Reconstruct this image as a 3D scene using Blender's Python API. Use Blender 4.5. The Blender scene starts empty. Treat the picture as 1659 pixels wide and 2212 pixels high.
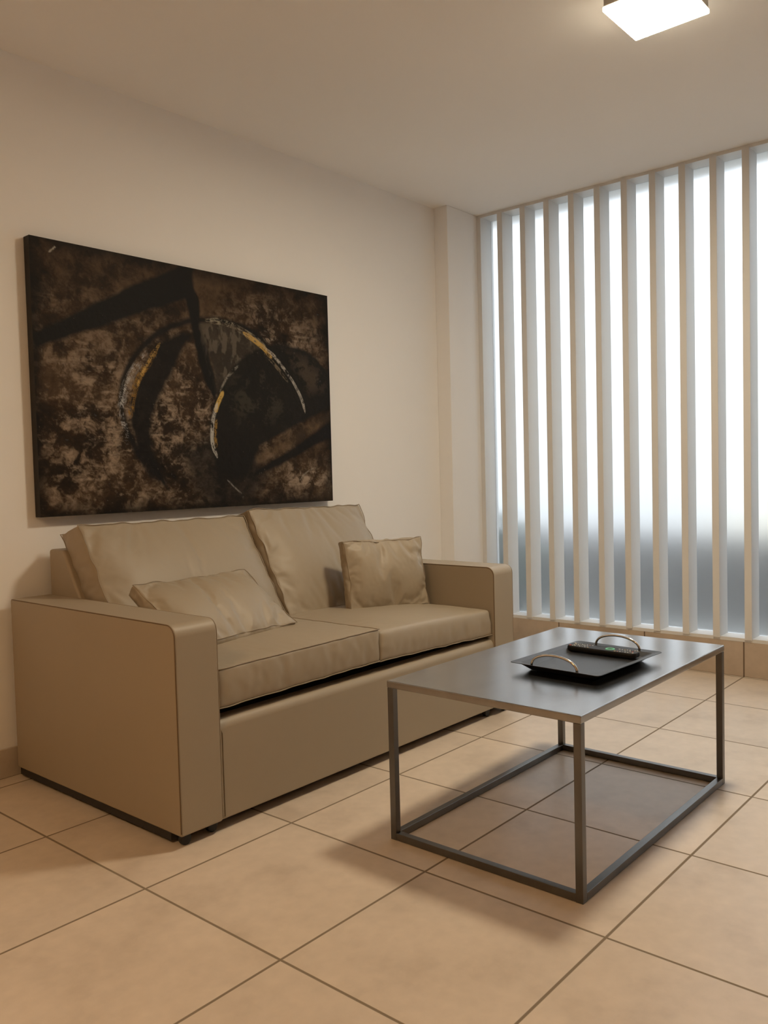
import bpy, bmesh, math, random
import numpy as np
from mathutils import Vector, Matrix

SC = bpy.context.scene
COL = SC.collection

# ------------------------------------------------------------------ camera
W, H = 1659, 2212
F_PX = 1814.71
YAW, PITCH, ROLL = 0.71002950, -0.04478843, -0.02556465
CAM = Vector((-1.59285, -2.90809, 1.02394))
d = Vector((math.cos(PITCH)*math.cos(YAW), math.cos(PITCH)*math.sin(YAW), math.sin(PITCH)))
r = Vector((math.sin(YAW), -math.cos(YAW), 0)); u = r.cross(d)
r2 = r*math.cos(ROLL) + u*math.sin(ROLL); u2 = -r*math.sin(ROLL) + u*math.cos(ROLL)
cd = bpy.data.cameras.new('camera'); cam = bpy.data.objects.new('camera', cd); COL.objects.link(cam)
cd.sensor_fit = 'HORIZONTAL'; cd.sensor_width = 36.0; cd.lens = 36.0*F_PX/W; cd.clip_start = 0.02
m = Matrix.Identity(4)
for i in range(3):
    m[i][0] = r2[i]; m[i][1] = u2[i]; m[i][2] = -d[i]; m[i][3] = CAM[i]
cam.matrix_world = m
SC.camera = cam

# ------------------------------------------------------------------ world, lights, exposure
SKY_STRENGTH = 3.8        # overhead; an overcast sky is three times darker at the horizon
SKY_COLOR = (0.91, 0.97, 1.09, 1)
LAMP_STRENGTH = 142.0
LAMP_COLOR = (1.0, 0.85, 0.62, 1)
LAMP_COLOR_BACK = (1.0, 0.62, 0.30, 1)    # the lamp further back has a warmer bulb
world = bpy.data.worlds.new('overcast_sky'); SC.world = world; world.use_nodes = True
bg = world.node_tree.nodes['Background']
bg.inputs[0].default_value = SKY_COLOR
wt = world.node_tree; wl = wt.links.new
w_tc = wt.nodes.new('ShaderNodeTexCoord'); w_sp = wt.nodes.new('ShaderNodeSeparateXYZ'); wl(w_tc.outputs['Generated'], w_sp.inputs[0])
w_mr = wt.nodes.new('ShaderNodeMapRange'); wl(w_sp.outputs['Z'], w_mr.inputs[0])
w_mr.inputs[3].default_value = .30; w_mr.inputs[4].default_value = 1.0
w_nz = wt.nodes.new('ShaderNodeTexNoise'); w_nz.inputs['Scale'].default_value = 3.0; w_nz.inputs['Detail'].default_value = 3; wl(w_tc.outputs['Generated'], w_nz.inputs['Vector'])
w_cl = wt.nodes.new('ShaderNodeMapRange'); wl(w_nz.outputs['Fac'], w_cl.inputs[0]); w_cl.inputs[3].default_value = .7*SKY_STRENGTH; w_cl.inputs[4].default_value = 1.3*SKY_STRENGTH
w_mu = wt.nodes.new('ShaderNodeMath'); w_mu.operation = 'MULTIPLY'; wl(w_mr.outputs[0], w_mu.inputs[0]); wl(w_cl.outputs[0], w_mu.inputs[1])
wl(w_mu.outputs[0], bg.inputs[1])
SC.view_settings.view_transform = 'Standard'; SC.view_settings.look = 'None'
SC.view_settings.gamma = 1; SC.view_settings.use_curve_mapping = False
SC.view_settings.exposure = 0.14
SC.cycles.max_bounces = 12; SC.cycles.diffuse_bounces = 6; SC.cycles.transmission_bounces = 8
SC.cycles.sample_clamp_indirect = 6.0

# ------------------------------------------------------------------ materials
def new_mat(name):
    mt = bpy.data.materials.new(name); mt.use_nodes = True
    nt = mt.node_tree; return mt, nt, nt.nodes['Principled BSDF']
def nd(nt, t, **kw):
    n = nt.nodes.new(t)
    for k, v in kw.items(): setattr(n, k, v)
    return n
def simple(name, col, rough=.5, metal=0, spec=.5, noise=0, scale=20, bump=0, bscale=300):
    mt, nt, p = new_mat(name)
    p.inputs['Base Color'].default_value = (*col, 1); p.inputs['Roughness'].default_value = rough
    p.inputs['Metallic'].default_value = metal; p.inputs['Specular IOR Level'].default_value = spec
    tc = nd(nt, 'ShaderNodeTexCoord')
    if noise:
        n = nd(nt, 'ShaderNodeTexNoise'); n.inputs['Scale'].default_value = scale; n.inputs['Detail'].default_value = 5
        nt.links.new(tc.outputs['Object'], n.inputs['Vector'])
        mx = nd(nt, 'ShaderNodeMix', data_type='RGBA')
        mx.inputs[6].default_value = tuple(c*(1-noise) for c in col)+(1,); mx.inputs[7].default_value = tuple(min(1, c*(1+noise)) for c in col)+(1,)
        nt.links.new(n.outputs['Fac'], mx.inputs[0]); nt.links.new(mx.outputs[2], p.inputs['Base Color'])
    if bump:
        n = nd(nt, 'ShaderNodeTexNoise'); n.inputs['Scale'].default_value = bscale; n.inputs['Detail'].default_value = 3
        nt.links.new(tc.outputs['Object'], n.inputs['Vector'])
        b = nd(nt, 'ShaderNodeBump'); b.inputs['Strength'].default_value = bump; b.inputs['Distance'].default_value = .002
        nt.links.new(n.outputs['Fac'], b.inputs['Height']); nt.links.new(b.outputs[0], p.inputs['Normal'])
    return mt

M = {}
M['wall'] = simple('white_wall_paint', (.88, .875, .87), .75, spec=.2, noise=.015, scale=3, bump=.05, bscale=120)
M['dark_room'] = simple('brown_room_paint', (.42, .33, .24), .8, spec=.2, noise=.05, scale=2)
M['ceiling'] = simple('ceiling_paint', (.90, .885, .865), .85, spec=.1, noise=.015, scale=2)
M['window_paint'] = simple('white_lacquer', (.70, .70, .69), .45, spec=.4, noise=.01, scale=6)
M['leather'] = simple('beige_leather', (.350, .292, .215), .47, spec=.45, noise=.04, scale=5, bump=.10, bscale=700)
M['seam'] = simple('leather_seam', (.30, .24, .17), .5, spec=.4, noise=.05, scale=30)
M['seam_dark'] = simple('dark_piping', (.16, .105, .06), .6, spec=.3, noise=.05, scale=30)
M['deck_and_shade'] = simple('dark_lining_and_shade', (.05, .045, .04), .9, spec=.1, noise=.1, scale=60)  # seat lining, and the painted shade beneath the sofa
M['black_rubber'] = simple('black_rubber', (.012, .012, .012), .55, noise=.1, scale=40)
M['tray'] = simple('black_tray_lacquer', (.018, .018, .019), .38, spec=.5, noise=.15, scale=14, bump=.08, bscale=260)
M['chrome'] = simple('polished_chrome', (.82, .80, .76), .10, metal=1, noise=.02, scale=20)
M['remote'] = simple('remote_black_plastic', (.010, .010, .011), .5, spec=.25, noise=.08, scale=60)
M['lamp_metal'] = simple('lamp_housing_metal', (.42, .38, .33), .45, metal=.6, noise=.04, scale=12)
M['concrete'] = simple('outdoor_concrete', (.050, .038, .026), .9, spec=.1, noise=.12, scale=2.5)
M['patio'] = simple('outdoor_paving', (.42, .42, .40), .9, spec=.1, noise=.1, scale=3)
M['render_wall'] = simple('cream_render', (.86, .80, .68), .9, spec=.1, noise=.05, scale=1)
M['hedge'] = simple('hedge_leaves', (.035, .06, .03), .8, spec=.2, noise=.5, scale=14)

def steel(name, base, rough):
    mt, nt, p = new_mat(name)
    tc = nd(nt, 'ShaderNodeTexCoord')
    n = nd(nt, 'ShaderNodeTexNoise'); n.inputs['Scale'].default_value = 3.2; n.inputs['Detail'].default_value = 7; n.inputs['Roughness'].default_value = .62
    mp = nd(nt, 'ShaderNodeMapping'); mp.inputs['Scale'].default_value = (1, 2.4, 1)
    nt.links.new(tc.outputs['Object'], mp.inputs[0]); nt.links.new(mp.outputs[0], n.inputs['Vector'])
    cr = nd(nt, 'ShaderNodeValToRGB')
    cr.color_ramp.elements[0].position = .3; cr.color_ramp.elements[0].color = (base*.78, base*.76, base*.74, 1)
    cr.color_ramp.elements[1].position = .72; cr.color_ramp.elements[1].color = (base*1.12, base*1.10, base*1.08, 1)
    nt.links.new(n.outputs['Fac'], cr.inputs[0]); nt.links.new(cr.outputs[0], p.inputs['Base Color'])
    mr = nd(nt, 'ShaderNodeMapRange'); mr.inputs[3].default_value = rough-.06; mr.inputs[4].default_value = rough+.08
    nt.links.new(n.outputs['Fac'], mr.inputs[0]); nt.links.new(mr.outputs[0], p.inputs['Roughness'])
    p.inputs['Metallic'].default_value = 1.0
    n2 = nd(nt, 'ShaderNodeTexNoise'); n2.inputs['Scale'].default_value = 400
    nt.links.new(tc.outputs['Object'], n2.inputs['Vector'])
    b = nd(nt, 'ShaderNodeBump'); b.inputs['Strength'].default_value = .04; b.inputs['Distance'].default_value = .001
    nt.links.new(n2.outputs['Fac'], b.inputs['Height']); nt.links.new(b.outputs[0], p.inputs['Normal'])
    return mt
M['steel_top'] = steel('brushed_steel_sheet', .36, .21)
M['steel_tube'] = steel('raw_steel_tube', .18, .34)

def tile_material(name, axes, off, size, base, grout, grout_w=.006):
    """square tiles of SIZE metres, joints through OFF, on the two world axes AXES"""
    mt, nt, p = new_mat(name)
    L = nt.links.new
    geo = nd(nt, 'ShaderNodeNewGeometry'); sep = nd(nt, 'ShaderNodeSeparateXYZ'); L(geo.outputs['Position'], sep.inputs[0])
    ids, masks = [], []
    for a, o, s in zip(axes, off, size):
        ad = nd(nt, 'ShaderNodeMath', operation='SUBTRACT'); L(sep.outputs[a], ad.inputs[0]); ad.inputs[1].default_value = o
        dv = nd(nt, 'ShaderNodeMath', operation='DIVIDE'); L(ad.outputs[0], dv.inputs[0]); dv.inputs[1].default_value = s
        fl = nd(nt, 'ShaderNodeMath', operation='FLOOR'); L(dv.outputs[0], fl.inputs[0]); ids.append(fl)
        fr = nd(nt, 'ShaderNodeMath', operation='FRACT'); L(dv.outputs[0], fr.inputs[0])
        c = nd(nt, 'ShaderNodeMath', operation='SUBTRACT'); L(fr.outputs[0], c.inputs[0]); c.inputs[1].default_value = .5
        ab = nd(nt, 'ShaderNodeMath', operation='ABSOLUTE'); L(c.outputs[0], ab.inputs[0])
        mr = nd(nt, 'ShaderNodeMapRange', interpolation_type='SMOOTHSTEP'); L(ab.outputs[0], mr.inputs[0])
        mr.inputs[1].default_value = .5-grout_w*.75/s; mr.inputs[2].default_value = .5-grout_w*.35/s
        masks.append(mr)
    mk = nd(nt, 'ShaderNodeMath', operation='MAXIMUM'); L(masks[0].outputs[0], mk.inputs[0]); L(masks[1].outputs[0], mk.inputs[1])
    cb = nd(nt, 'ShaderNodeCombineXYZ'); L(ids[0].outputs[0], cb.inputs[0]); L(ids[1].outputs[0], cb.inputs[1])
    wn = nd(nt, 'ShaderNodeTexWhiteNoise', noise_dimensions='3D'); L(cb.outputs[0], wn.inputs['Vector'])
    sc_ = nd(nt, 'ShaderNodeVectorMath', operation='SCALE'); L(wn.outputs['Color'], sc_.inputs[0]); sc_.inputs['Scale'].default_value = 9
    va = nd(nt, 'ShaderNodeVectorMath', operation='ADD'); L(geo.outputs['Position'], va.inputs[0]); L(sc_.outputs[0], va.inputs[1])
    n1 = nd(nt, 'ShaderNodeTexNoise'); n1.inputs['Scale'].default_value = 4.5; n1.inputs['Detail'].default_value = 9; n1.inputs['Roughness'].default_value = .58
    L(va.outputs[0], n1.inputs['Vector'])
    cr = nd(nt, 'ShaderNodeValToRGB'); e = cr.color_ramp.elements
    e[0].position = .30; e[0].color = (base[0]*.86, base[1]*.85, base[2]*.84, 1)
    e[1].position = .62; e[1].color = (base[0]*1.06, base[1]*1.06, base[2]*1.06, 1)
    x = e.new(.46); x.color = (*base, 1)
    L(n1.outputs['Fac'], cr.inputs[0])
    n3 = nd(nt, 'ShaderNodeTexNoise'); n3.inputs['Scale'].default_value = 28; n3.inputs['Detail'].default_value = 6; L(va.outputs[0], n3.inputs['Vector'])
    r3 = nd(nt, 'ShaderNodeMapRange'); L(n3.outputs['Fac'], r3.inputs[0]); r3.inputs[1].default_value = .3; r3.inputs[2].default_value = .7
    r3.inputs[3].default_value = .955; r3.inputs[4].default_value = 1.035
    tv = nd(nt, 'ShaderNodeMapRange'); L(wn.outputs['Value'], tv.inputs[0]); tv.inputs[3].default_value = .965; tv.inputs[4].default_value = 1.03
    mu = nd(nt, 'ShaderNodeMath', operation='MULTIPLY'); L(r3.outputs[0], mu.inputs[0]); L(tv.outputs[0], mu.inputs[1])
    vm = nd(nt, 'ShaderNodeVectorMath', operation='SCALE'); L(cr.outputs[0], vm.inputs[0]); L(mu.outputs[0], vm.inputs['Scale'])
    mx = nd(nt, 'ShaderNodeMix', data_type='RGBA'); L(mk.outputs[0], mx.inputs[0]); L(vm.outputs[0], mx.inputs[6]); mx.inputs[7].default_value = (*grout, 1)
    L(mx.outputs[2], p.inputs['Base Color'])
    rr = nd(nt, 'ShaderNodeMapRange'); L(mk.outputs[0], rr.inputs[0]); rr.inputs[3].default_value = .36; rr.inputs[4].default_value = .85
    L(rr.outputs[0], p.inputs['Roughness'])
    iv = nd(nt, 'ShaderNodeMath', operation='SUBTRACT'); iv.inputs[0].default_value = 1; L(mk.outputs[0], iv.inputs[1])
    b = nd(nt, 'ShaderNodeBump'); b.inputs['Strength'].default_value = .5; b.inputs['Distance'].default_value = .0015
    L(iv.outputs[0], b.inputs['Height'])
    n2 = nd(nt, 'ShaderNodeTexNoise'); n2.inputs['Scale'].default_value = 9; L(geo.outputs['Position'], n2.inputs['Vector'])
    b2 = nd(nt, 'ShaderNodeBump'); b2.inputs['Strength'].default_value = .05; b2.inputs['Distance'].default_value = .01
    L(n2.outputs['Fac'], b2.inputs['Height']); L(b.outputs[0], b2.inputs['Normal']); L(b2.outputs[0], p.inputs['Normal'])
    p.inputs['Specular IOR Level'].default_value = .45
    return mt
T0X, T0Y, TS = -.433, -.589, .5
M['floor'] = tile_material('beige_floor_tile', ('X', 'Y'), (T0X, T0Y), (TS, TS), (.64, .545, .445), (.22, .17, .115))
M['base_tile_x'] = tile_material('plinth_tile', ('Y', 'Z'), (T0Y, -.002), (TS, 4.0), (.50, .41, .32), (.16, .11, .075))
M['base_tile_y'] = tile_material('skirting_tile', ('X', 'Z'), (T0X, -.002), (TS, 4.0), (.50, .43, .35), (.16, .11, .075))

# frosted glass: rough refraction with a little diffuse scatter
mt, nt, p = new_mat('frosted_glass'); nt.nodes.remove(p)
out = nt.nodes['Material Output']
rf = nd(nt, 'ShaderNodeBsdfRefraction', distribution='GGX'); rf.inputs['Color'].default_value = (.97, .98, .96, 1); rf.inputs['Roughness'].default_value = .38; rf.inputs['IOR'].default_value = 1.35
tl = nd(nt, 'ShaderNodeBsdfTranslucent'); tl.inputs['Color'].default_value = (.92, .96, .95, 1)
gl = nd(nt, 'ShaderNodeBsdfGlossy'); gl.inputs['Roughness'].default_value = .35
mx = nd(nt, 'ShaderNodeMixShader'); mx.inputs[0].default_value = .07
nt.links.new(rf.outputs[0], mx.inputs[1]); nt.links.new(tl.outputs[0], mx.inputs[2])
mx2 = nd(nt, 'ShaderNodeMixShader'); mx2.inputs[0].default_value = .04
nt.links.new(mx.outputs[0], mx2.inputs[1]); nt.links.new(gl.outputs[0], mx2.inputs[2])
nt.links.new(mx2.outputs[0], out.inputs[0]); M['frosted'] = mt

def emitter(name, col, s):
    mt, nt, p = new_mat(name)
    p.inputs['Base Color'].default_value = (.9, .9, .88, 1)
    p.inputs['Emission Color'].default_value = col; p.inputs['Emission Strength'].default_value = s
    return mt
M['diffuser'] = emitter('lit_opal_diffuser', LAMP_COLOR, LAMP_STRENGTH)
M['diffuser_warm'] = emitter('lit_warm_diffuser', LAMP_COLOR_BACK, LAMP_STRENGTH)
M['diffuser_side'] = emitter('opal_diffuser_edge', LAMP_COLOR, LAMP_STRENGTH*.045)

# ------------------------------------------------------------------ mesh helpers
def link(name, me, mat=None, parent=None, smooth=False):
    o = bpy.data.objects.new(name, me); COL.objects.link(o)
    if mat is not None: me.materials.append(mat)
    if parent is not None: o.parent = parent
    if smooth:
        for f in me.polygons: f.use_smooth = True
    return o
def from_bm(name, bm, mat=None, parent=None, smooth=False):
    bmesh.ops.recalc_face_normals(bm, faces=bm.faces)
    me = bpy.data.meshes.new(name); bm.to_mesh(me); bm.free()
    return link(name, me, mat, parent, smooth)
def add_box(bm, lo, hi):
    r_ = bmesh.ops.create_cube(bm, size=1)
    for v in r_['verts']:
        v.co = Vector([lo[i]+(v.co[i]+.5)*(hi[i]-lo[i]) for i in range(3)])
    return r_['verts']
def box(name, lo, hi, mat, parent=None, bevel=0, seg=3):
    bm = bmesh.new(); add_box(bm, lo, hi)
    o = from_bm(name, bm, mat, parent)
    if bevel:
        b = o.modifiers.new('bevel', 'BEVEL'); b.width = bevel; b.segments = seg; b.limit_method = 'ANGLE'
        for f in o.data.polygons: f.use_smooth = True
        w = o.modifiers.new('wn', 'WEIGHTED_NORMAL'); w.keep_sharp = True
    return o
def tube(name, pts, rad, mat, parent=None, closed=False, res=8):
    """round bar swept along points, as a mesh"""
    bm = bmesh.new(); n = len(pts); rings = []
    pts = [Vector(p_) for p_ in pts]; up = None
    for i, p_ in enumerate(pts):
        a = pts[(i-1) % n] if (closed or i > 0) else pts[i]; b = pts[(i+1) % n] if (closed or i < n-1) else pts[i]
        t = (b-a).normalized() if (b-a).length > 1e-9 else Vector((0, 0, 1))
        if up is None: up = Vector((0, 0, 1)) if abs(t.z) < .9 else Vector((1, 0, 0))
        s = t.cross(up)
        if s.length < 1e-4: s = t.orthogonal()
        s.normalize(); w_ = s.cross(t).normalized(); up = w_
        rings.append([bm.verts.new(p_+rad*(math.cos(2*math.pi*k/res)*s+math.sin(2*math.pi*k/res)*w_)) for k in range(res)])
    for i in range(n if closed else n-1):
        A, B = rings[i], rings[(i+1) % n]
        for k in range(res): bm.faces.new((A[k], A[(k+1) % res], B[(k+1) % res], B[k]))
    if not closed:
        bm.faces.new(rings[0]); bm.faces.new(rings[-1][::-1])
    return from_bm(name, bm, mat, parent, True)
def empty(name, loc, rz=0):
    o = bpy.data.objects.new(name, None); COL.objects.link(o); o.location = loc; o.rotation_euler = (0, 0, rz)
    o.empty_display_size = .1; return o
def tag(o, label=None, cat=None, group=None, kind=None):
    if label: o['label'] = label
    if cat: o['category'] = cat
    if group: o['group'] = group
    if kind: o['kind'] = kind
    return o
def struct(o, label=None): return tag(o, label, None, None, 'structure')

# ------------------------------------------------------------------ the room
HC = 2.523            # ceiling height
XW = 2.58             # front of window frame
X0, Y0 = -4.2, -4.6   # the sides behind the camera
struct(box('floor', (X0-.2, Y0-.2, -.12), (XW+.14, .15, 0), M['floor']))
struct(box('ceiling', (X0-.2, Y0-.2, HC), (XW+.3, .15, HC+.15), M['ceiling']))
struct(box('wall_left', (X0-.2, 0, 0), (XW+.14, .15, HC), M['wall']))
struct(box('wall_back', (X0-.15, Y0, 0), (X0, 0, HC), M['dark_room']))
struct(box('wall_right', (X0, Y0-.15, 0), (XW+.3, Y0, HC), M['dark_room']))
struct(box('wall_column', (2.29, -.092, 0), (XW+.14, 0, HC), M['wall'], bevel=.003, seg=2))
YR = -3.9             # far end of the glazing
struct(box('wall_window_end', (XW, Y0, 0), (XW+.14, YR, HC), M['wall']))
struct(box('wall_under_window', (2.597, YR, 0), (XW+.14, -.092, .170), M['wall']))
struct(box('baseboard_window', (2.585, YR, 0), (2.597, -.092, .170), M['base_tile_x'], bevel=.001, seg=1))
struct(box('baseboard_left', (X0, -.011, 0), (2.29, 0, .101), M['base_tile_y'], bevel=.0015, seg=1))
struct(box('baseboard_column', (2.279, -.103, 0), (2.585, -.092, .101), M['base_tile_y'], bevel=.0015, seg=1))

win = struct(empty('window_1', (XW, YR, .170)))
def wbox(name, lo, hi, mat, bevel=0):
    o = box(name, [lo[0]-XW, lo[1]-YR, lo[2]-.170], [hi[0]-XW, hi[1]-YR, hi[2]-.170], mat, win, bevel, 2); return o
bm = bmesh.new()
o_ = (XW, YR, .170)
for lo, hi in (((XW+.004, YR, .170), (XW+.135, -.092, .187)), ((XW+.004, YR, 2.507), (XW+.135, -.092, HC)),
               ((XW, -.120, .187), (XW+.135, -.092, 2.507)), ((XW, YR, .187), (XW+.135, YR+.03, 2.507))):
    add_box(bm, [lo[i]-o_[i] for i in range(3)], [hi[i]-o_[i] for i in range(3)])
from_bm('window_frame', bm, M['window_paint'], win)
ys = -.2365; slat0 = None
k = 0
while ys-.033 > YR+.05:
    if slat0 is None:
        slat0 = wbox('slat', (XW-.004, ys-.0335, .181), (XW+.110, ys, 2.509), M['window_paint'], .0012)
    else:
        s = slat0.copy(); COL.objects.link(s); s.location = (0, -.1511*k, 0)
    ys -= .1511; k += 1
wbox('glass_pane', (XW+.110, YR+.028, .186), (XW+.116, -.118, 2.508), M['frosted'])

# ------------------------------------------------------------------ outside the glass
struct(box('ground_outside', (XW+.14, -9, -.12), (14, 6, -.02), M['patio']))
g = box('garden_wall', (3.80, -8, -.02), (3.95, 1.6, .585), M['concrete'], bevel=.01)
tag(g, 'low dark garden wall blurred behind the frosted window glass', 'wall')
def hedge(name, c, s, seed):
    rnd = random.Random(seed); bm = bmesh.new()
    for i in range(420):
        while True:
            q = Vector([rnd.uniform(-1, 1) for _ in range(3)])
            if .45 < q.length < 1: break
        q = Vector((q.x*s[0], q.y*s[1], q.z*s[2]+s[2]))
        a = Vector([rnd.gauss(0, 1) for _ in range(3)]).normalized(); b = a.orthogonal().normalized(); L_ = .07
        bm.faces.new([bm.verts.new(q+a*L_), bm.verts.new(q+b*L_*.4), bm.verts.new(q-a*L_), bm.verts.new(q-b*L_*.4)])
    me = bpy.data.meshes.new(name); bm.to_mesh(me); bm.free()
    o = link(name, me, M['hedge']); o.location = c
    return o
tag(hedge('shrub', (3.02, .25, -.02), (.16, .55, .42), 4), 'dark green shrub blurred behind the window glass beside the column', 'shrub')
nb = box('neighbour_building', (9.0, -4.5, -.02), (12, .6, 3.4), M['render_wall'], bevel=.02)
tag(nb, 'cream building faintly seen through the frosted window glass', 'building')

# ------------------------------------------------------------------ ceiling lamps
def ceiling_lamp(x, y, label, dm='diffuser'):
    t = empty('ceiling_lamp', (x, y, HC))
    tag(t, label, 'lamp', 'square ceiling lamps')
    box('lamp_housing', (-.121, -.121, -.047), (.121, .121, 0), M['lamp_metal'], t, .003)
    df = box('diffuser', (-.124, -.124, -.062), (.124, .124, -.047), M[dm], t, .004)
    df.data.materials.append(M['diffuser_side'])
    for f in df.data.polygons:
        if f.normal.z > -.5: f.material_index = 1
    return t
ceiling_lamp(1.062, -1.815, 'lit square ceiling lamp above the coffee table, nearest the slatted window')
ceiling_lamp(-2.5, -1.9, 'lit square ceiling lamp further back, behind where the photo was taken', 'diffuser_warm')

# ------------------------------------------------------------------ cushions: cloth blown up a little between stitched seams
def box_sheet(w, h, t, step):
    nx, ny, nz = max(2, round(w/step)), max(2, round(h/step)), max(1, round(t/step))
    bm = bmesh.new(); idx = {}
    def v(i, j, k):
        if (i, j, k) not in idx: idx[(i, j, k)] = bm.verts.new((w*(i/nx-.5), h*(j/ny-.5), t*(k/nz-.5)))
        return idx[(i, j, k)]
    def q(*k): bm.faces.new([v(*a) for a in k])
    for i in range(nx):
        for j in range(ny):
            q((i, j, nz), (i+1, j, nz), (i+1, j+1, nz), (i, j+1, nz)); q((i, j, 0), (i, j+1, 0), (i+1, j+1, 0), (i+1, j, 0))
        for k in range(nz):
            q((i, 0, k), (i+1, 0, k), (i+1, 0, k+1), (i, 0, k+1)); q((i, ny, k), (i, ny, k+1), (i+1, ny, k+1), (i+1, ny, k))
    for j in range(ny):
        for k in range(nz):
            q((0, j, k), (0, j, k+1), (0, j+1, k+1), (0, j+1, k)); q((nx, j, k), (nx, j+1, k), (nx, j+1, k+1), (nx, j, k+1))
    bm.verts.index_update(); loops = []
    for k in (0, nz):
        l = [(i, 0, k) for i in range(nx)]+[(nx, j, k) for j in range(ny)]+[(i, ny, k) for i in range(nx, 0, -1)]+[(0, j, k) for j in range(ny, 0, -1)]
        loops.append([idx[a].index for a in l])
    me = bpy.data.meshes.new('cushion'); bm.to_mesh(me); bm.free()
    return me, loops
def blow(w, h, t, step, pressure, frames, bend, tens, extra, bow=0.0, seed=1, wob=.001):
    me, loops = box_sheet(w, h, t, step)
    rnd = random.Random(seed)
    o = bpy.data.objects.new('tmp', me); COL.objects.link(o)
    pins = set(loops[0]+loops[1]); vg = o.vertex_groups.new(name='pin'); vg.add(list(pins), 1.0, 'REPLACE')
    ph = [rnd.uniform(0, 6.28) for _ in range(8)]
    for v in me.vertices:
        if v.index in pins:
            a, b = v.co.x/(w/2), v.co.y/(h/2); x, y = v.co.x, v.co.y
            v.co.y -= math.copysign(bow*(1-a*a), y) if abs(abs(b)-1) < 1e-4 else 0
            v.co.x -= math.copysign(bow*(1-b*b), x) if abs(abs(a)-1) < 1e-4 else 0
            v.co.y += wob*2*(math.sin(x*38+ph[0])+.6*math.sin(x*77+ph[1])); v.co.x += wob*2*(math.sin(y*41+ph[2])+.6*math.sin(y*83+ph[3]))
            v.co.z += wob*2*(math.sin(x*31+y*27+ph[4])+.7*math.sin(x*66-y*58+ph[5]))
        else:
            v.co += Vector([rnd.uniform(-.001, .001) for _ in range(3)])
    md = o.modifiers.new('cloth', 'CLOTH'); s = md.settings
    s.vertex_group_mass = 'pin'; s.pin_stiffness = 1; s.quality = 5; s.mass = .3
    s.tension_stiffness = s.compression_stiffness = tens; s.shear_stiffness = tens/3; s.bending_stiffness = bend
    s.tension_damping = s.compression_damping = s.shear_damping = 8; s.air_damping = 4
    s.use_pressure = True; s.uniform_pressure_force = pressure; s.shrink_min = extra
    s.effector_weights.gravity = 0
    md.point_cache.frame_start = 1; md.point_cache.frame_end = frames
    for f in range(1, frames+1): SC.frame_set(f)
    dg = bpy.context.evaluated_depsgraph_get()
    co = np.array([v.co[:] for v in o.evaluated_get(dg).data.vertices])
    bpy.data.objects.remove(o); SC.frame_set(1)
    return me, loops, co
def place_cushion(name, sim, fn, parent, label=None, seams=(0, 1), seam_r=.0018):
    """FN maps local points (N x 3) to room points; parent location is subtracted"""
    me, loops, co = sim
    me = me.copy()
    off = np.array(parent.location) if parent is not None else np.zeros(3)
    P = fn(co)
    if parent is None:
        off = np.array([P[:, 0].mean(), P[:, 1].mean(), P[:, 2].min()])
    P = P-off
    for v, c in zip(me.vertices, P): v.co = c
    bm = bmesh.new(); bm.from_mesh(me); bmesh.ops.recalc_face_normals(bm, faces=bm.faces); bm.to_mesh(me); bm.free()
    o = link(name, me, M['leather'], parent, True)
    sb = o.modifiers.new('sub', 'SUBSURF'); sb.levels = 1; sb.render_levels = 1
    if parent is None: o.location = off
    for s in seams:
        tube('seam', [P[i] for i in loops[s]], seam_r, M['seam'], o, closed=True, res=6)
    return o
def frame_fn(origin, ex, ey, flat=None):
    """local x along EX, y along EY, z along their cross product"""
    ex = np.array(ex, float); ex /= np.linalg.norm(ex); ey = np.array(ey, float); ey -= ex*(ex@ey); ey /= np.linalg.norm(ey)
    ez = np.cross(ex, ey); origin = np.array(origin, float)
    def fn(c):
        P = origin+c[:, :1]*ex+c[:, 1:2]*ey+c[:, 2:3]*ez
        if flat: P = flat(P)
        return P
    return fn

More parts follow.
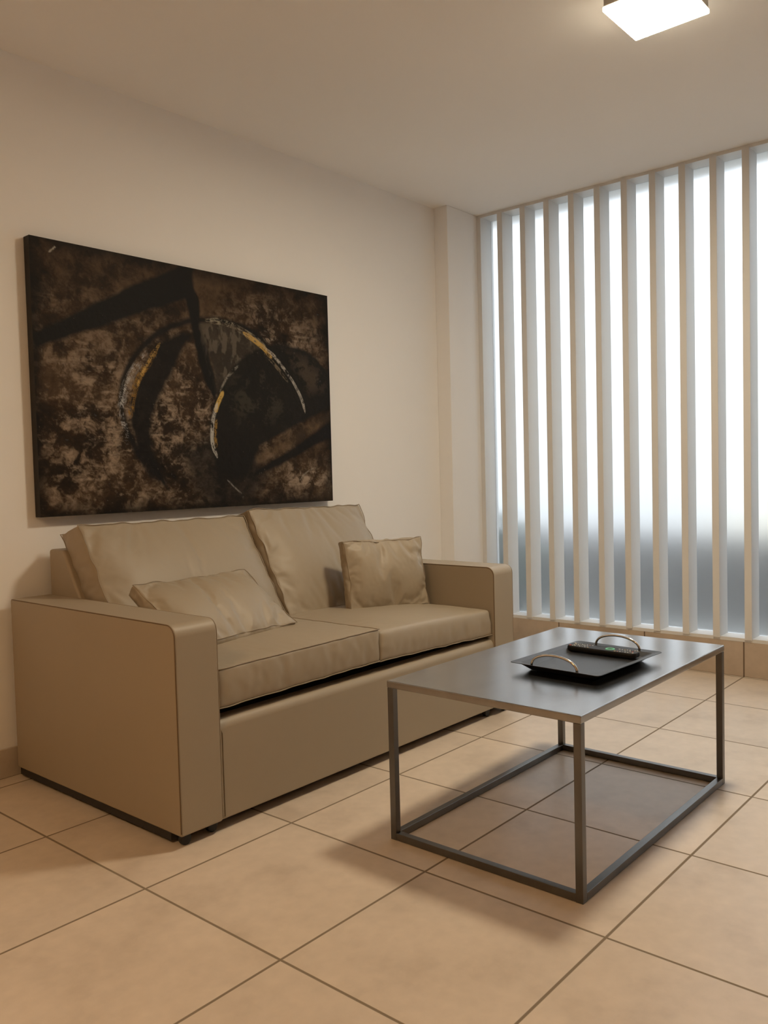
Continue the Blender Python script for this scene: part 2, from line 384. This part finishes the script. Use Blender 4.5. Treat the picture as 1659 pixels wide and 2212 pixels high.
# ------------------------------------------------------------------ sofa
SX, SY = .62, -.5
sofa = empty('sofa', (SX, SY, 0))
tag(sofa, 'beige leather two-seat sofa with block arms against the wall under the painting', 'sofa')
def sbox(name, lo, hi, mat, bevel=0, seg=4, label=None):
    o = box(name, [lo[0]-SX, lo[1]-SY, lo[2]], [hi[0]-SX, hi[1]-SY, hi[2]], mat, sofa, bevel, seg)
    if label: o['label'] = label
    return o
def rel(pts): return [(p_[0]-SX, p_[1]-SY, p_[2]) for p_ in pts]
XA, XB, AW = -.245, 1.484, .147
YF, YB, ZT, ZB = -.982, -.030, .625, .034
def arm(x0, x1):
    bm = bmesh.new()
    # side outline in y,z with a rounded top front corner, extruded across the arm
    R_ = .035; prof = [(YB, ZB), (YF, ZB)]
    for i in range(9):
        a = math.pi*1.0-i/8*math.pi/2
        prof.append((YF+R_+R_*math.cos(a), ZT-R_+R_*math.sin(a)))
    prof.append((YB, ZT))
    A = [bm.verts.new((x0-SX, y-SY, z)) for y, z in prof]; B = [bm.verts.new((x1-SX, y-SY, z)) for y, z in prof]
    bm.faces.new(A); bm.faces.new(B[::-1])
    for i in range(len(prof)): bm.faces.new((A[i], A[(i+1) % len(prof)], B[(i+1) % len(prof)], B[i]))
    o = from_bm('armrest', bm, M['leather'], sofa, True)
    b = o.modifiers.new('bevel', 'BEVEL'); b.width = .007; b.segments = 3; b.limit_method = 'ANGLE'; b.angle_limit = math.radians(40)
    w_ = o.modifiers.new('wn', 'WEIGHTED_NORMAL')
    for xs, sx in ((x0, 1), (x1, -1)):
        pts = [(xs+sx*.0014, y, z) for y, z in [(YF+.0014, ZB+.01)]+[(YF+.0014, ZB+.01+i*(ZT-R_-ZB-.01)/12) for i in range(1, 12)]]
        for i in range(9):
            a = math.pi-i/8*math.pi/2; rr = R_-.0014
            pts.append((xs+sx*.0014, YF+R_+rr*math.cos(a), ZT-R_+rr*math.sin(a)))
        pts += [(xs+sx*.0014, YF+R_+i*(YB-.01-YF-R_)/12, ZT-.0014) for i in range(1, 13)]
        tube('seam', rel(pts), .0017 if sx > 0 else .0012, M['seam_dark'] if sx > 0 else M['seam'], o, res=6)
    return o
arm(XA, XA+AW); arm(XB-AW, XB)
IL, IR = XA+AW, XB-AW
# front rail below the seat, rounded top
bm = bmesh.new(); prof = [(-.90, ZB), (YF+.008, ZB)]
R_ = .028; ZR = .326
for i in range(9):
    a = math.pi-i/8*math.pi/2; prof.append((YF+.008+R_+R_*math.cos(a), ZR-R_+R_*math.sin(a)))
prof += [(-.90, ZR-.004)]
A = [bm.verts.new((IL-.002-SX, y-SY, z)) for y, z in prof]; B = [bm.verts.new((IR+.002-SX, y-SY, z)) for y, z in prof]
bm.faces.new(A); bm.faces.new(B[::-1])
for i in range(len(prof)): bm.faces.new((A[i], A[(i+1) % len(prof)], B[(i+1) % len(prof)], B[i]))
fr = from_bm('front_panel', bm, M['leather'], sofa, True)
b = fr.modifiers.new('bevel', 'BEVEL'); b.width = .004; b.segments = 2; b.limit_method = 'ANGLE'; b.angle_limit = math.radians(50)
fr.modifiers.new('wn', 'WEIGHTED_NORMAL')
tube('seam', rel([(IL+.012, YF+.0072, ZB+.008+i*.0245) for i in range(11)]+[(IL+.006, YF+.010, .300), (IL+.001, YF+.018, .315)]), .0016, M['seam'], fr, res=6)
sbox('seat_deck', (IL, -.905, .10), (IR, -.33, .318), M['deck_and_shade'], label='dark lining under the seat cushions')
bm = bmesh.new(); prof = [(YB, .06), (YB, .786), (-.128, .786), (-.335, .45), (-.335, .06)]
A = [bm.verts.new((IL+.001-SX, y-SY, z)) for y, z in prof]; B = [bm.verts.new((IR-.001-SX, y-SY, z)) for y, z in prof]
bm.faces.new(A); bm.faces.new(B[::-1])
for i in range(len(prof)): bm.faces.new((A[i], A[(i+1) % len(prof)], B[(i+1) % len(prof)], B[i]))
bf = from_bm('back_frame', bm, M['leather'], sofa, True)
b = bf.modifiers.new('bevel', 'BEVEL'); b.width = .010; b.segments = 3; b.limit_method = 'ANGLE'
bf.modifiers.new('wn', 'WEIGHTED_NORMAL')
sbox('under_sofa_shade', (XA+.006, -.925, .010), (XB-.006, -.04, .036), M['deck_and_shade'], label='black block painted as the shade beneath the sofa')  # dark block filling the gap to the floor, shade put in as colour
for cx, cy in ((XA+.03, -.955), (XA+.13, -.945), (XA+.03, -.08), (XB-.17, -.945), (XB-.05, -.955), (XB-.04, -.08)):
    bm = bmesh.new(); bmesh.ops.create_cone(bm, cap_ends=True, segments=20, radius1=.017, radius2=.017, depth=.018)
    bmesh.ops.rotate(bm, verts=bm.verts, matrix=Matrix.Rotation(math.pi/2, 3, 'X'))
    bmesh.ops.translate(bm, verts=bm.verts, vec=(cx-SX, cy-SY, .017))
    o = from_bm('caster', bm, M['black_rubber'], sofa); b = o.modifiers.new('bevel', 'BEVEL'); b.width = .003; b.segments = 2

# seat cushions (local x across, y depth towards the back, z up)
seat_sim = blow(.712, .66, .118, .0135, 1.5, 24, .35, 22, -.007, bow=.002, seed=5, wob=.0004)
seat_sim_r = blow(.708, .66, .108, .0135, 1.5, 24, .35, 22, -.010, bow=.003, seed=9, wob=.0005)
def relax(sim, loop, rings, its):
    me, loops, co = sim; nb = [[] for _ in co]
    for e in me.edges:
        a, b_ = e.vertices; nb[a].append(b_); nb[b_].append(a)
    S_ = set(loops[loop])
    for _ in range(rings): S_ |= {j for i in S_ for j in nb[i]}
    for _ in range(its):
        c2 = co.copy()
        for i in S_: c2[i] = co[i]*.5+co[nb[i]].mean(0)*.5
        co = c2
    return me, loops, co
seat_sim_r = relax(seat_sim_r, 1, 3, 6)
def seat_fn(cx, cy, cz, tilt, flip=1):
    def fn(c):
        P = c.copy(); P[:, 0] *= flip
        zz = np.where(c[:, 2] > .052, .052+(c[:, 2]-.052)*.42, c[:, 2])
        P[:, 2] = zz+tilt*P[:, 0]+cz+.003
        # firm underside
        low = c[:, 2] < -.052
        P[low, 2] = np.maximum(P[low, 2], cz+tilt*P[low, 0]-.064)
        P[:, 0] += cx; P[:, 1] += cy
        return P
    return fn
place_cushion('seat_cushion', seat_sim, seat_fn(.264, -.640, .418, .010), sofa, seams=(0, 1))
place_cushion('seat_cushion', seat_sim_r, seat_fn(.978, -.640, .404, -.030), sofa, seams=(0,))

# back cushions
back_sim = blow(.735, .475, .125, .0125, 3.0, 24, .20, 20, -.017, bow=.004, seed=11, wob=.0013)
back_sim_r = blow(.675, .485, .125, .0125, 3.0, 24, .18, 20, -.021, bow=.005, seed=23, wob=.0016)
def lean(x0, x1, yb, yt, zb, zt, thick, roll=0):
    """front face bottom edge (yb,zb) to top edge (yt,zt)"""
    ey = np.array([0, yt-yb, zt-zb]); ln = np.linalg.norm(ey); ey = ey/ln
    ex = np.array([1, 0, roll]); ex = ex/np.linalg.norm(ex); ez = np.array([0, -.95, .30])   # towards the front, sagging at the back
    mid = np.array([(x0+x1)/2, (yb+yt)/2, (zb+zt)/2])-ez*thick/2
    return lambda c: mid+c[:, :1]*ex+c[:, 1:2]*ey+c[:, 2:3]*ez
place_cushion('back_cushion', back_sim, lean(-.078, .660, -.455, -.205, .475, .868, .125, -.006), sofa)
place_cushion('back_cushion', back_sim_r, lean(.672, 1.345, -.455, -.225, .468, .886, .125, -.012), sofa)

# ------------------------------------------------------------------ throw pillows
thr = blow(.40, .295, .045, .009, 5.0, 26, .03, 20, -.055, bow=.010, seed=31, wob=.0012)
thr2 = blow(.53, .310, .045, .009, 5.0, 26, .03, 20, -.050, bow=.010, seed=47, wob=.0012)
def pillow(sim, bl, br, tl, label, floor_z):
    bl, br, tl = map(np.array, (bl, br, tl)); c = (br+tl)/2
    def flat(P):
        z = P[:, 2]; lowm = z < floor_z
        P[lowm, 2] = floor_z+(z[lowm]-floor_z)*.15
        return P
    o = place_cushion('throw_pillow', sim, frame_fn(c, br-bl, tl-bl, flat), None, seams=(1,), seam_r=.0015)
    return tag(o, label, 'pillow', 'throw pillows')
pillow(thr, (.900, -.560, .462), (1.290, -.665, .455), (.915, -.505, .747), 'small beige leather pillow standing upright beside the sofa arm nearest the window', .460)
pillow(thr2, (-.045, -.750, .478), (.482, -.680, .474), (-.065, -.49, .672), 'beige leather pillow leaning back at a slant beside the arm away from the window', .472)

# ------------------------------------------------------------------ coffee table
TX, TY = .649, -1.690
tab = empty('coffee_table', (TX, TY, 0))
tag(tab, 'low grey steel coffee table with open tube frame on the tiled floor', 'table')
x0, x1, y0, y1 = .163-TX, 1.134-TX, -1.986-TY, -1.394-TY
q = .020
def tbox(name, lo, hi, mat=None, bev=.0012): return box(name, lo, hi, mat or M['steel_tube'], tab, bev, 2)
tbox('tabletop', (x0-.001, y0-.001, .430), (x1+.001, y1+.001, .450), M['steel_top'], .0028)
for lx in (x0, x1-q):
    for ly in (y0, y1-q): tbox('leg', (lx, ly, 0), (lx+q, ly+q, .430))
for ly in (y0, y1-q): tbox('bottom_rail', (x0+q, ly, .001), (x1-q, ly+q, .021))
for lx in (x0, x1-q): tbox('bottom_rail', (lx, y0+q, .001), (lx+q, y1-q, .021))

# ------------------------------------------------------------------ tray
ZT_ = .4505
tray = empty('serving_tray', (.637, -1.762, ZT_), math.radians(-3.0))
tag(tray, 'black serving tray with two curved chrome handles on the coffee table', 'tray')
def rrect(w, h, r_, n=8):
    P = []
    for cx, cy, a0 in ((w/2-r_, h/2-r_, 0), (-w/2+r_, h/2-r_, 90), (-w/2+r_, -h/2+r_, 180), (w/2-r_, -h/2+r_, 270)):
        for i in range(n+1):
            a = math.radians(a0+90*i/n); P.append((cx+r_*math.cos(a), cy+r_*math.sin(a)))
    return P
bm = bmesh.new()
prof = [(.286, .192, .010, .0110), (.300, .206, .012, .0112), (.342, .248, .013, .0215), (.380, .286, .014, .0250), (.382, .288, .014, .0238),
        (.344, .250, .014, .0190), (.300, .206, .012, .0015), (.290, .196, .010, .0010)]
rings = [[bm.verts.new((x, y, z)) for x, y in rrect(w, h, rr)] for w, h, rr, z in prof]
bm.faces.new(rings[0]); bm.faces.new(rings[-1][::-1])
for A, B in zip(rings, rings[1:]):
    n = len(A)
    for i in range(n): bm.faces.new((A[i], A[(i+1) % n], B[(i+1) % n], B[i]))
from_bm('tray_body', bm, M['tray'], tray)
for sx in (-1, 1):
    pts = []
    for i in range(25):
        t = i/24; a = math.pi*t
        pts.append((sx*.180, -.073*math.cos(a), .0225+.036*math.sin(a)**.85))
    tube('handle', pts, .0036, M['chrome'], tray, res=12)['label'] = 'curved chrome handle'

# ------------------------------------------------------------------ remote control
rem = empty('remote_control', (.747, -1.757, ZT_+.0122), math.radians(-1.5))
tag(rem, 'black remote control with a green ring button lying in the tray', 'remote')
bm = bmesh.new(); L_, Wd = .226, .050
prof = [(.80, .0), (.97, .003), (1.0, .010), (.95, .0150), (.88, .0163)]
rings = [[bm.verts.new((x, y, z+.0022*(y/(L_/2))**2)) for x, y in rrect(Wd*s, L_-(1-s)*Wd, Wd*.32*s)] for s, z in prof]
bm.faces.new(rings[0][::-1]); bm.faces.new(rings[-1])
for A, B in zip(rings, rings[1:]):
    n = len(A)
    for i in range(n): bm.faces.new((A[i], A[(i+1) % n], B[(i+1) % n], B[i]))
rb = from_bm('remote_body', bm, M['remote'], rem); bv = rb.modifiers.new('bevel', 'BEVEL'); bv.width = .0015; bv.segments = 2; bv.angle_limit = math.radians(20)
BC = {n: simple('button_'+n, c, .5, noise=.05, scale=90) for n, c in dict(white=(.62, .60, .54), grey=(.22, .21, .19), yellow=(.62, .42, .12), red=(.5, .09, .05), orange=(.6, .22, .06), green=(.16, .55, .36), blue=(.10, .18, .42)).items()}
def disc(rad, dep, seg=14):
    bm = bmesh.new(); bmesh.ops.create_cone(bm, cap_ends=True, segments=seg, radius1=rad, radius2=rad*.86, depth=dep)
    me = bpy.data.meshes.new('button'); bm.to_mesh(me); bm.free(); return me
cache = {}
rnd = random.Random(2)
def button(x, y, rad, colr):
    if (rad, colr) not in cache:
        me = disc(rad, .0022); me.materials.append(BC[colr]); cache[(rad, colr)] = me
    o = bpy.data.objects.new('button', cache[(rad, colr)]); COL.objects.link(o); o.parent = rem
    o.location = (x, y, 0.0168+.0022*(y/(L_/2))**2); o['label'] = colr+' button'
    return o
rows = [(.100, ['red', None, 'white'], .0036), (.090, ['white', 'white', 'white', 'grey'], .0026), (.080, ['white', 'grey', 'white', 'grey'], .0024), (.070, ['grey', 'white', 'grey', 'white'], .0024),
        (.060, ['white', 'grey', 'white', 'white'], .0024), (.049, ['grey', 'white', 'white'], .0030), (.038, ['white', 'white', 'orange'], .0030),
        (.026, ['yellow', None, 'white'], .0030), (-.022, ['yellow', None, 'white'], .0034),
        (-.034, ['orange', 'grey', 'white'], .0028), (-.045, ['white', 'grey', 'yellow'], .0026), (-.056, ['grey', 'white', 'white'], .0026),
        (-.067, ['white', 'grey', 'white'], .0026), (-.078, ['white', 'white', 'grey'], .0026), (-.089, ['grey', 'red', 'white'], .0026), (-.099, ['white', None, 'white'], .0030)]
for y, cs, rad in rows:
    y = y*.80+.021 if y > 0 else (y+.022)*.74-.047
    for i, c_ in enumerate(cs):
        if c_: button((i-(len(cs)-1)/2)*(.032/(len(cs)-1)), y, rad, c_)
# ring
ring = tube('ring_button', [(.0118*math.cos(a), -.024+.0118*math.sin(a), .0172) for a in [2*math.pi*i/28 for i in range(28)]], .0031, BC['green'], rem, closed=True, res=8)
ring['label'] = 'pale green ring button'
button(0, -.024, .0045, 'grey')

# ------------------------------------------------------------------ painting
PX0, PX1, PZ0, PZ1, PYF, PYB = -.128, 1.360, .902, 1.893, -.042, -.004
paint = empty('painting', ((PX0+PX1)/2, PYB, (PZ0+PZ1)/2))
tag(paint, 'large unframed dark brown abstract painting of circles and bands above the sofa', 'painting')
def fbm(U, V, su, sv, octv, seed, gain=.55):
    rg = np.random.RandomState(seed); out_ = np.zeros_like(U); amp = 1; tot = 0
    for o__ in range(octv):
        nu, nv = int(su*2**o__)+3, int(sv*2**o__)+3
        G = rg.rand(nv, nu)
        x = np.clip(U, 0, 1)*(nu-2.001); y = np.clip(V, 0, 1)*(nv-2.001)
        xi = x.astype(int); yi = y.astype(int); fx = x-xi; fy = y-yi
        fx = fx*fx*(3-2*fx); fy = fy*fy*(3-2*fy)
        val = (G[yi, xi]*(1-fx)+G[yi, xi+1]*fx)*(1-fy)+(G[yi+1, xi]*(1-fx)+G[yi+1, xi+1]*fx)*fy
        out_ += val*amp; tot += amp; amp *= gain
    return out_/tot
# drawing coordinates: positions read off a straight-on view, in a 0..1 by 0..1 frame (v downwards)
def homog(src, dst):
    A = []; b_ = []
    for (x, y), (X_, Y_) in zip(src, dst):
        A += [[x, y, 1, 0, 0, 0, -X_*x, -X_*y], [0, 0, 0, x, y, 1, -Y_*x, -Y_*y]]; b_ += [X_, Y_]
    h = np.linalg.solve(np.array(A, float), np.array(b_, float)); return np.append(h, 1).reshape(3, 3)
HM = homog([(148, 116), (1533, 428), (1556, 1388), (190, 1440)], [(0, 0), (1, 0), (1, 1), (0, 1)])
def uvp(pts):
    o__ = []
    for x, y in pts:
        v_ = HM@np.array([x, y, 1]); o__.append((v_[0]/v_[2]*1.5, v_[1]/v_[2]))
    return np.array(o__)          # u scaled to true proportions
def spline(P, n=14):
    P = np.array(P, float); Q = np.vstack([2*P[0]-P[1], P, 2*P[-1]-P[-2]]); out_ = []
    for i in range(1, len(Q)-2):
        for t in np.linspace(0, 1, n, endpoint=False):
            out_.append(.5*((2*Q[i])+(-Q[i-1]+Q[i+1])*t+(2*Q[i-1]-5*Q[i]+4*Q[i+1]-Q[i+2])*t*t+(-Q[i-1]+3*Q[i]-3*Q[i+1]+Q[i+2])*t**3))
    out_.append(Q[-2]); return np.array(out_)
def dist_curve(U, V, C_):
    """distance to a polyline, plus position along it (0..1)"""
    D = np.full(U.shape, 9.0); T = np.zeros(U.shape); n = len(C_)-1
    for i in range(n):
        a, b_ = C_[i], C_[i+1]; ab = b_-a; L2 = ab@ab+1e-12
        t = np.clip(((U-a[0])*ab[0]+(V-a[1])*ab[1])/L2, 0, 1)
        dd = np.hypot(U-a[0]-t*ab[0], V-a[1]-t*ab[1]); mk_ = dd < D
        D[mk_] = dd[mk_]; T[mk_] = (i+t[mk_])/n
    return D, T
def inside(U, V, P):
    ins = np.zeros(U.shape, bool); n = len(P)
    for i in range(n):
        x1_, y1_ = P[i]; x2_, y2_ = P[(i+1) % n]
        c_ = ((y1_ > V) != (y2_ > V)) & (U < (x2_-x1_)*(V-y1_)/(y2_-y1_+1e-12)+x1_)
        ins ^= c_
    return ins
def soft(U, V, P, w_):
    D, _ = dist_curve(U, V, np.vstack([P, P[:1]])); s = np.where(inside(U, V, P), D, -D)
    return np.clip(s/w_+.5, 0, 1)
NU, NV = 600, 400
uu, vv = np.meshgrid(np.linspace(0, 1, NU), np.linspace(0, 1, NV))
U = uu*1.5; V = vv.copy()
wx = fbm(uu, vv, 30, 20, 4, 1)-.5; wy = fbm(uu, vv, 30, 20, 4, 2)-.5
Uw, Vw = U+wx*.012, V+wy*.012
def C3(a): return np.array(a, float)
def over(img, colr, a): return img*(1-a[..., None])+np.array(colr)*a[..., None]
base_n = fbm(uu+wx*.05, vv+wy*.05, 7, 5, 6, 3, .62); fine = fbm(uu+wx*.03, vv+wy*.03, 24, 17, 6, 4, .80); big = fbm(uu, vv, 3, 2, 2, 8)
DK, BR, MD, LT = (.008, .0066, .0056), (.040, .024, .013), (.098, .063, .036), (.36, .28, .21)
img = np.ones((NV, NU, 3))*C3(DK)
g1 = np.clip((base_n*.6+fine*.4-.27)/.26, 0, 1); img = over(img, BR, g1)
g2 = np.clip((base_n*.5+fine*.5-.44)/.20, 0, 1); img = over(img, MD, g2*.85)
lowleft = np.clip(1.25-np.hypot((U-.30)/.85, (V-.72)/.5), 0, 1); topright = np.clip(1-np.hypot((U-1.12)/.42, (V-.27)/.24), 0, 1)*1.1
lowright = np.clip(1-np.hypot((U-1.33)/.25, (V-.88)/.12), 0, 1)*1.2; mid_ = np.clip(1-np.hypot((U-.66)/.2, (V-.62)/.28), 0, 1)
zone = np.clip(lowleft*.9+topright+lowright+mid_*.9, 0, 1.2)
g3 = np.clip((fine*.86+base_n*.14-.46)/.22, 0, 1)**1.3*zone; img = over(img, LT, np.clip(g3*.80, 0, 1))
streak = fbm(uu, vv, 14, 90, 3, 12); g4 = np.clip((streak-.62)/.1, 0, 1)*zone*np.clip((fine-.45)/.1, 0, 1); img = over(img, (.42, .34, .26), g4*.35)
# darker margins
edge = np.minimum(np.minimum(U, 1.5-U), np.minimum(V, 1-V)); img = over(img, DK, np.clip(1-(edge+wx*.06)/.055, 0, 1)*.85)
# bands and stem
bandA = uvp([(150, 580), (330, 500), (500, 420), (650, 352), (790, 300), (862, 268), (905, 268), (915, 425), (870, 432), (700, 480), (430, 565), (175, 645)])
img = over(img, (.010, .0095, .009), soft(Uw, Vw, bandA, .016))
stem = uvp([(868, 300), (935, 420), (945, 560), (985, 700), (1018, 860), (1005, 905), (955, 800), (915, 650), (898, 545), (876, 430)])
img = over(img, (.010, .0095, .009), soft(Uw, Vw, stem, .010))
# disc one: right inside dark scumble
c1 = spline(uvp([(775, 1322), (700, 1240), (640, 1130), (592, 1020), (572, 900), (590, 780), (645, 680), (745, 590), (850, 543), (940, 528), (1050, 535), (1150, 570), (1240, 640), (1310, 735), (1375, 830), (1415, 920), (1430, 985)]))
fillR = uvp([(940, 535), (1060, 545), (1150, 585), (1240, 660), (1200, 700), (1110, 760), (1040, 850), (1015, 870), (990, 730), (950, 600)])
img = over(img, (.030, .026, .021), soft(Uw, Vw, fillR, .03)*.85)
sc2 = np.clip((fbm(uu, vv, 60, 18, 4, 17)-.52)/.1, 0, 1)*soft(Uw, Vw, fillR, .05); img = over(img, (.16, .135, .105), sc2*.5)
cres = uvp([(790, 1325), (700, 1245), (640, 1120), (612, 1000), (612, 900), (640, 790), (700, 700), (750, 630), (850, 590), (905, 590), (860, 660), (800, 790), (750, 880), (710, 980), (706, 1080), (722, 1160), (775, 1270)])
img = over(img, (.010, .009, .0085), soft(Uw, Vw, cres, .022)*.97)
D1, T1 = dist_curve(U+wx*.008, V+wy*.008, c1)
img = over(img, (.010, .009, .009), np.clip(1.4-D1/.014, 0, 1)*np.clip((T1-.0)/.1, 0, 1)*.95)
# disc two: dark body and lower right sweep
body = uvp([(1015, 1235), (985, 1120), (985, 1010), (1010, 900), (1050, 810), (1120, 725), (1200, 670), (1300, 645), (1400, 665), (1480, 715), (1545, 800), (1548, 945), (1440, 1000), (1330, 1060), (1215, 1120), (1180, 1200), (1150, 1260), (1080, 1280)])
img = over(img, (.013, .012, .0105), soft(Uw, Vw, body, .016)*.96)
lowd = uvp([(840, 1130), (960, 1070), (1020, 1000), (1150, 1080), (1210, 1150), (1250, 1250), (1180, 1400), (1000, 1415), (900, 1330)])
img = over(img, (.012, .011, .010), soft(Uw, Vw, lowd, .09)*.85)
rimR = uvp([(1350, 700), (1430, 720), (1500, 790), (1520, 860), (1450, 880), (1400, 800)])
img = over(img, (.07, .052, .036), soft(Uw, Vw, rimR, .06)*np.clip((fine-.42)/.12, 0, 1)*.7)
inner = uvp([(1100, 800), (1250, 740), (1330, 850), (1330, 980), (1180, 1040), (1080, 960)])
img = over(img, (.05, .045, .032), soft(Uw, Vw, inner, .10)*np.clip((fine-.50)/.10, 0, 1)*.6)
bandB = uvp([(1556, 1010), (1420, 1105), (1300, 1180), (1205, 1235), (1180, 1265), (1300, 1225), (1440, 1145), (1558, 1080)])
img = over(img, (.010, .009, .009), soft(Uw, Vw, bandB, .014)*.95)
wedge = uvp([(1546, 965), (1546, 1010), (1400, 1105), (1290, 1165), (1200, 1210), (1195, 1170), (1330, 1100), (1450, 1020)])
img = over(img, (.15, .10, .058), soft(Uw, Vw, wedge, .022)*np.clip((base_n-.38)/.2, .2, 1)*.8)
topd = uvp([(905, 440), (980, 480), (1200, 500), (1530, 560), (1536, 440), (905, 285)])
img = over(img, (.030, .021, .014), soft(Uw, Vw, topd, .10)*.10)
# bright strokes
brs = fbm(uu, vv, 90, 60, 3, 21)
def stroke(pts, wid, colr, al=1.0, thr=.42, fade=.12, seed=0):
    global img
    C_ = spline(uvp(pts)); D, T = dist_curve(U+wx*.004, V+wy*.004, C_)
    w_ = wid*np.clip(np.minimum(T, 1-T)/fade, 0, 1)**.6
    n_ = fbm(T, np.clip(D/.05, 0, 1), 7, 46, 3, 50+seed)
    a = np.clip((w_-D)/.0035+.5, 0, 1)*np.clip((n_*.6+brs*.4-thr)/.10, 0, 1)*(T > .001)*(T < .999)
    img = over(img, colr, a*al*.82)
stroke([(600, 1110), (578, 1010), (575, 910), (597, 820), (640, 745), (700, 665)], .018, (.26, .255, .25), 1.0, .53, seed=1)
stroke([(590, 1060), (573, 960), (582, 870), (615, 775), (690, 680)], .008, (.55, .55, .55), .9, .52, seed=2)
stroke([(612, 985), (620, 900), (650, 800), (700, 720), (745, 650)], .014, (.30, .17, .04), 1.0, .50, seed=3)
stroke([(640, 850), (670, 770), (725, 680), (755, 632)], .006, (.62, .40, .12), .8, .44, seed=4)
stroke([(960, 528), (1060, 545), (1130, 580), (1200, 625), (1250, 670)], .014, (.30, .27, .20), .9, .48, seed=5)
stroke([(1140, 590), (1190, 628), (1240, 670), (1275, 715)], .012, (.50, .32, .09), 1.0, .40, seed=6)
stroke([(1230, 655), (1290, 710), (1345, 785), (1390, 860), (1415, 920), (1428, 975)], .008, (.48, .45, .40), .9, .42, seed=7)
stroke([(1240, 690), (1300, 760), (1350, 830)], .008, (.25, .20, .13), .8, .46, seed=8)
stroke([(1010, 965), (1022, 920), (1048, 862)], .010, (.62, .42, .12), 1.0, .36, seed=9)
stroke([(1018, 1180), (995, 1110), (994, 1030), (1005, 970), (1020, 915)], .009, (.50, .49, .45), .95, .42, seed=10)
stroke([(1012, 1130), (1008, 1060), (1015, 990)], .007, (.36, .22, .06), .9, .42, seed=11)
stroke([(1030, 870), (1065, 800), (1120, 745)], .006, (.36, .33, .28), .7, .45, seed=12)
stroke([(1062, 1280), (1095, 1315), (1130, 1345)], .003, (.30, .28, .25), .8, .36, seed=13)
stroke([(1400, 1290), (1430, 1255), (1470, 1230)], .003, (.30, .27, .22), .8, .36, seed=14)
stroke([(240, 200), (262, 182), (272, 172)], .003, (.5, .47, .4), .8, .3, seed=15)
# light specks of scraped paint
sp = fbm(uu, vv, 150, 100, 2, 33); img = over(img, (.42, .38, .31), np.clip((sp-.90)/.05, 0, 1)*(.1+.5*zone)*.6)
img = np.clip(img, 0, 1)
hgt = (fine-.5)*.0016+(brs-.5)*.0008+(streak-.5)*.0006
nV = NU*NV
co = np.zeros((nV, 3)); co[:, 0] = (uu*(PX1-PX0)-(PX1-PX0)/2).ravel(); co[:, 2] = ((1-vv)*(PZ1-PZ0)-(PZ1-PZ0)/2).ravel(); co[:, 1] = (PYF-PYB-.0006-hgt*np.clip(edge/.01, 0, 1)).ravel()
jj, ii = np.meshgrid(np.arange(NV-1), np.arange(NU-1), indexing='ij'); a_ = (jj*NU+ii).ravel()
F_ = np.stack([a_, a_+NU, a_+NU+1, a_+1], 1)
me = bpy.data.meshes.new('canvas'); me.vertices.add(nV); me.vertices.foreach_set('co', co.ravel())
me.loops.add(F_.size); me.loops.foreach_set('vertex_index', F_.ravel().astype(np.int32))
me.polygons.add(len(F_)); me.polygons.foreach_set('loop_start', np.arange(0, F_.size, 4, dtype=np.int32))
me.polygons.foreach_set('loop_total', np.full(len(F_), 4, dtype=np.int32))
me.update(calc_edges=True); me.validate()
ca = me.color_attributes.new('pigment', 'FLOAT_COLOR', 'POINT')
ca.data.foreach_set('color', np.concatenate([img.reshape(-1, 3), np.ones((nV, 1))], 1).ravel().astype(np.float32))
mt, nt, p = new_mat('oil_paint_on_canvas')
at = nd(nt, 'ShaderNodeVertexColor'); at.layer_name = 'pigment'; nt.links.new(at.outputs['Color'], p.inputs['Base Color'])
p.inputs['Roughness'].default_value = .55; p.inputs['Specular IOR Level'].default_value = .12
tc = nd(nt, 'ShaderNodeTexCoord'); n_ = nd(nt, 'ShaderNodeTexNoise'); n_.inputs['Scale'].default_value = 220; n_.inputs['Detail'].default_value = 4
nt.links.new(tc.outputs['Object'], n_.inputs['Vector']); b = nd(nt, 'ShaderNodeBump'); b.inputs['Strength'].default_value = .25; b.inputs['Distance'].default_value = .001
nt.links.new(n_.outputs['Fac'], b.inputs['Height']); nt.links.new(b.outputs[0], p.inputs['Normal'])
cv = link('canvas', me, mt, paint, True)
M['canvas_edge'] = simple('painted_canvas_edge', (.014, .012, .011), .6, noise=.5, scale=30, bump=.3, bscale=150)
hw, hh = (PX1-PX0)/2, (PZ1-PZ0)/2
box('stretcher_frame', (-hw, PYF-PYB, -hh), (hw, 0, hh), M['canvas_edge'], paint, .002, 2)['label'] = 'black painted side edge'
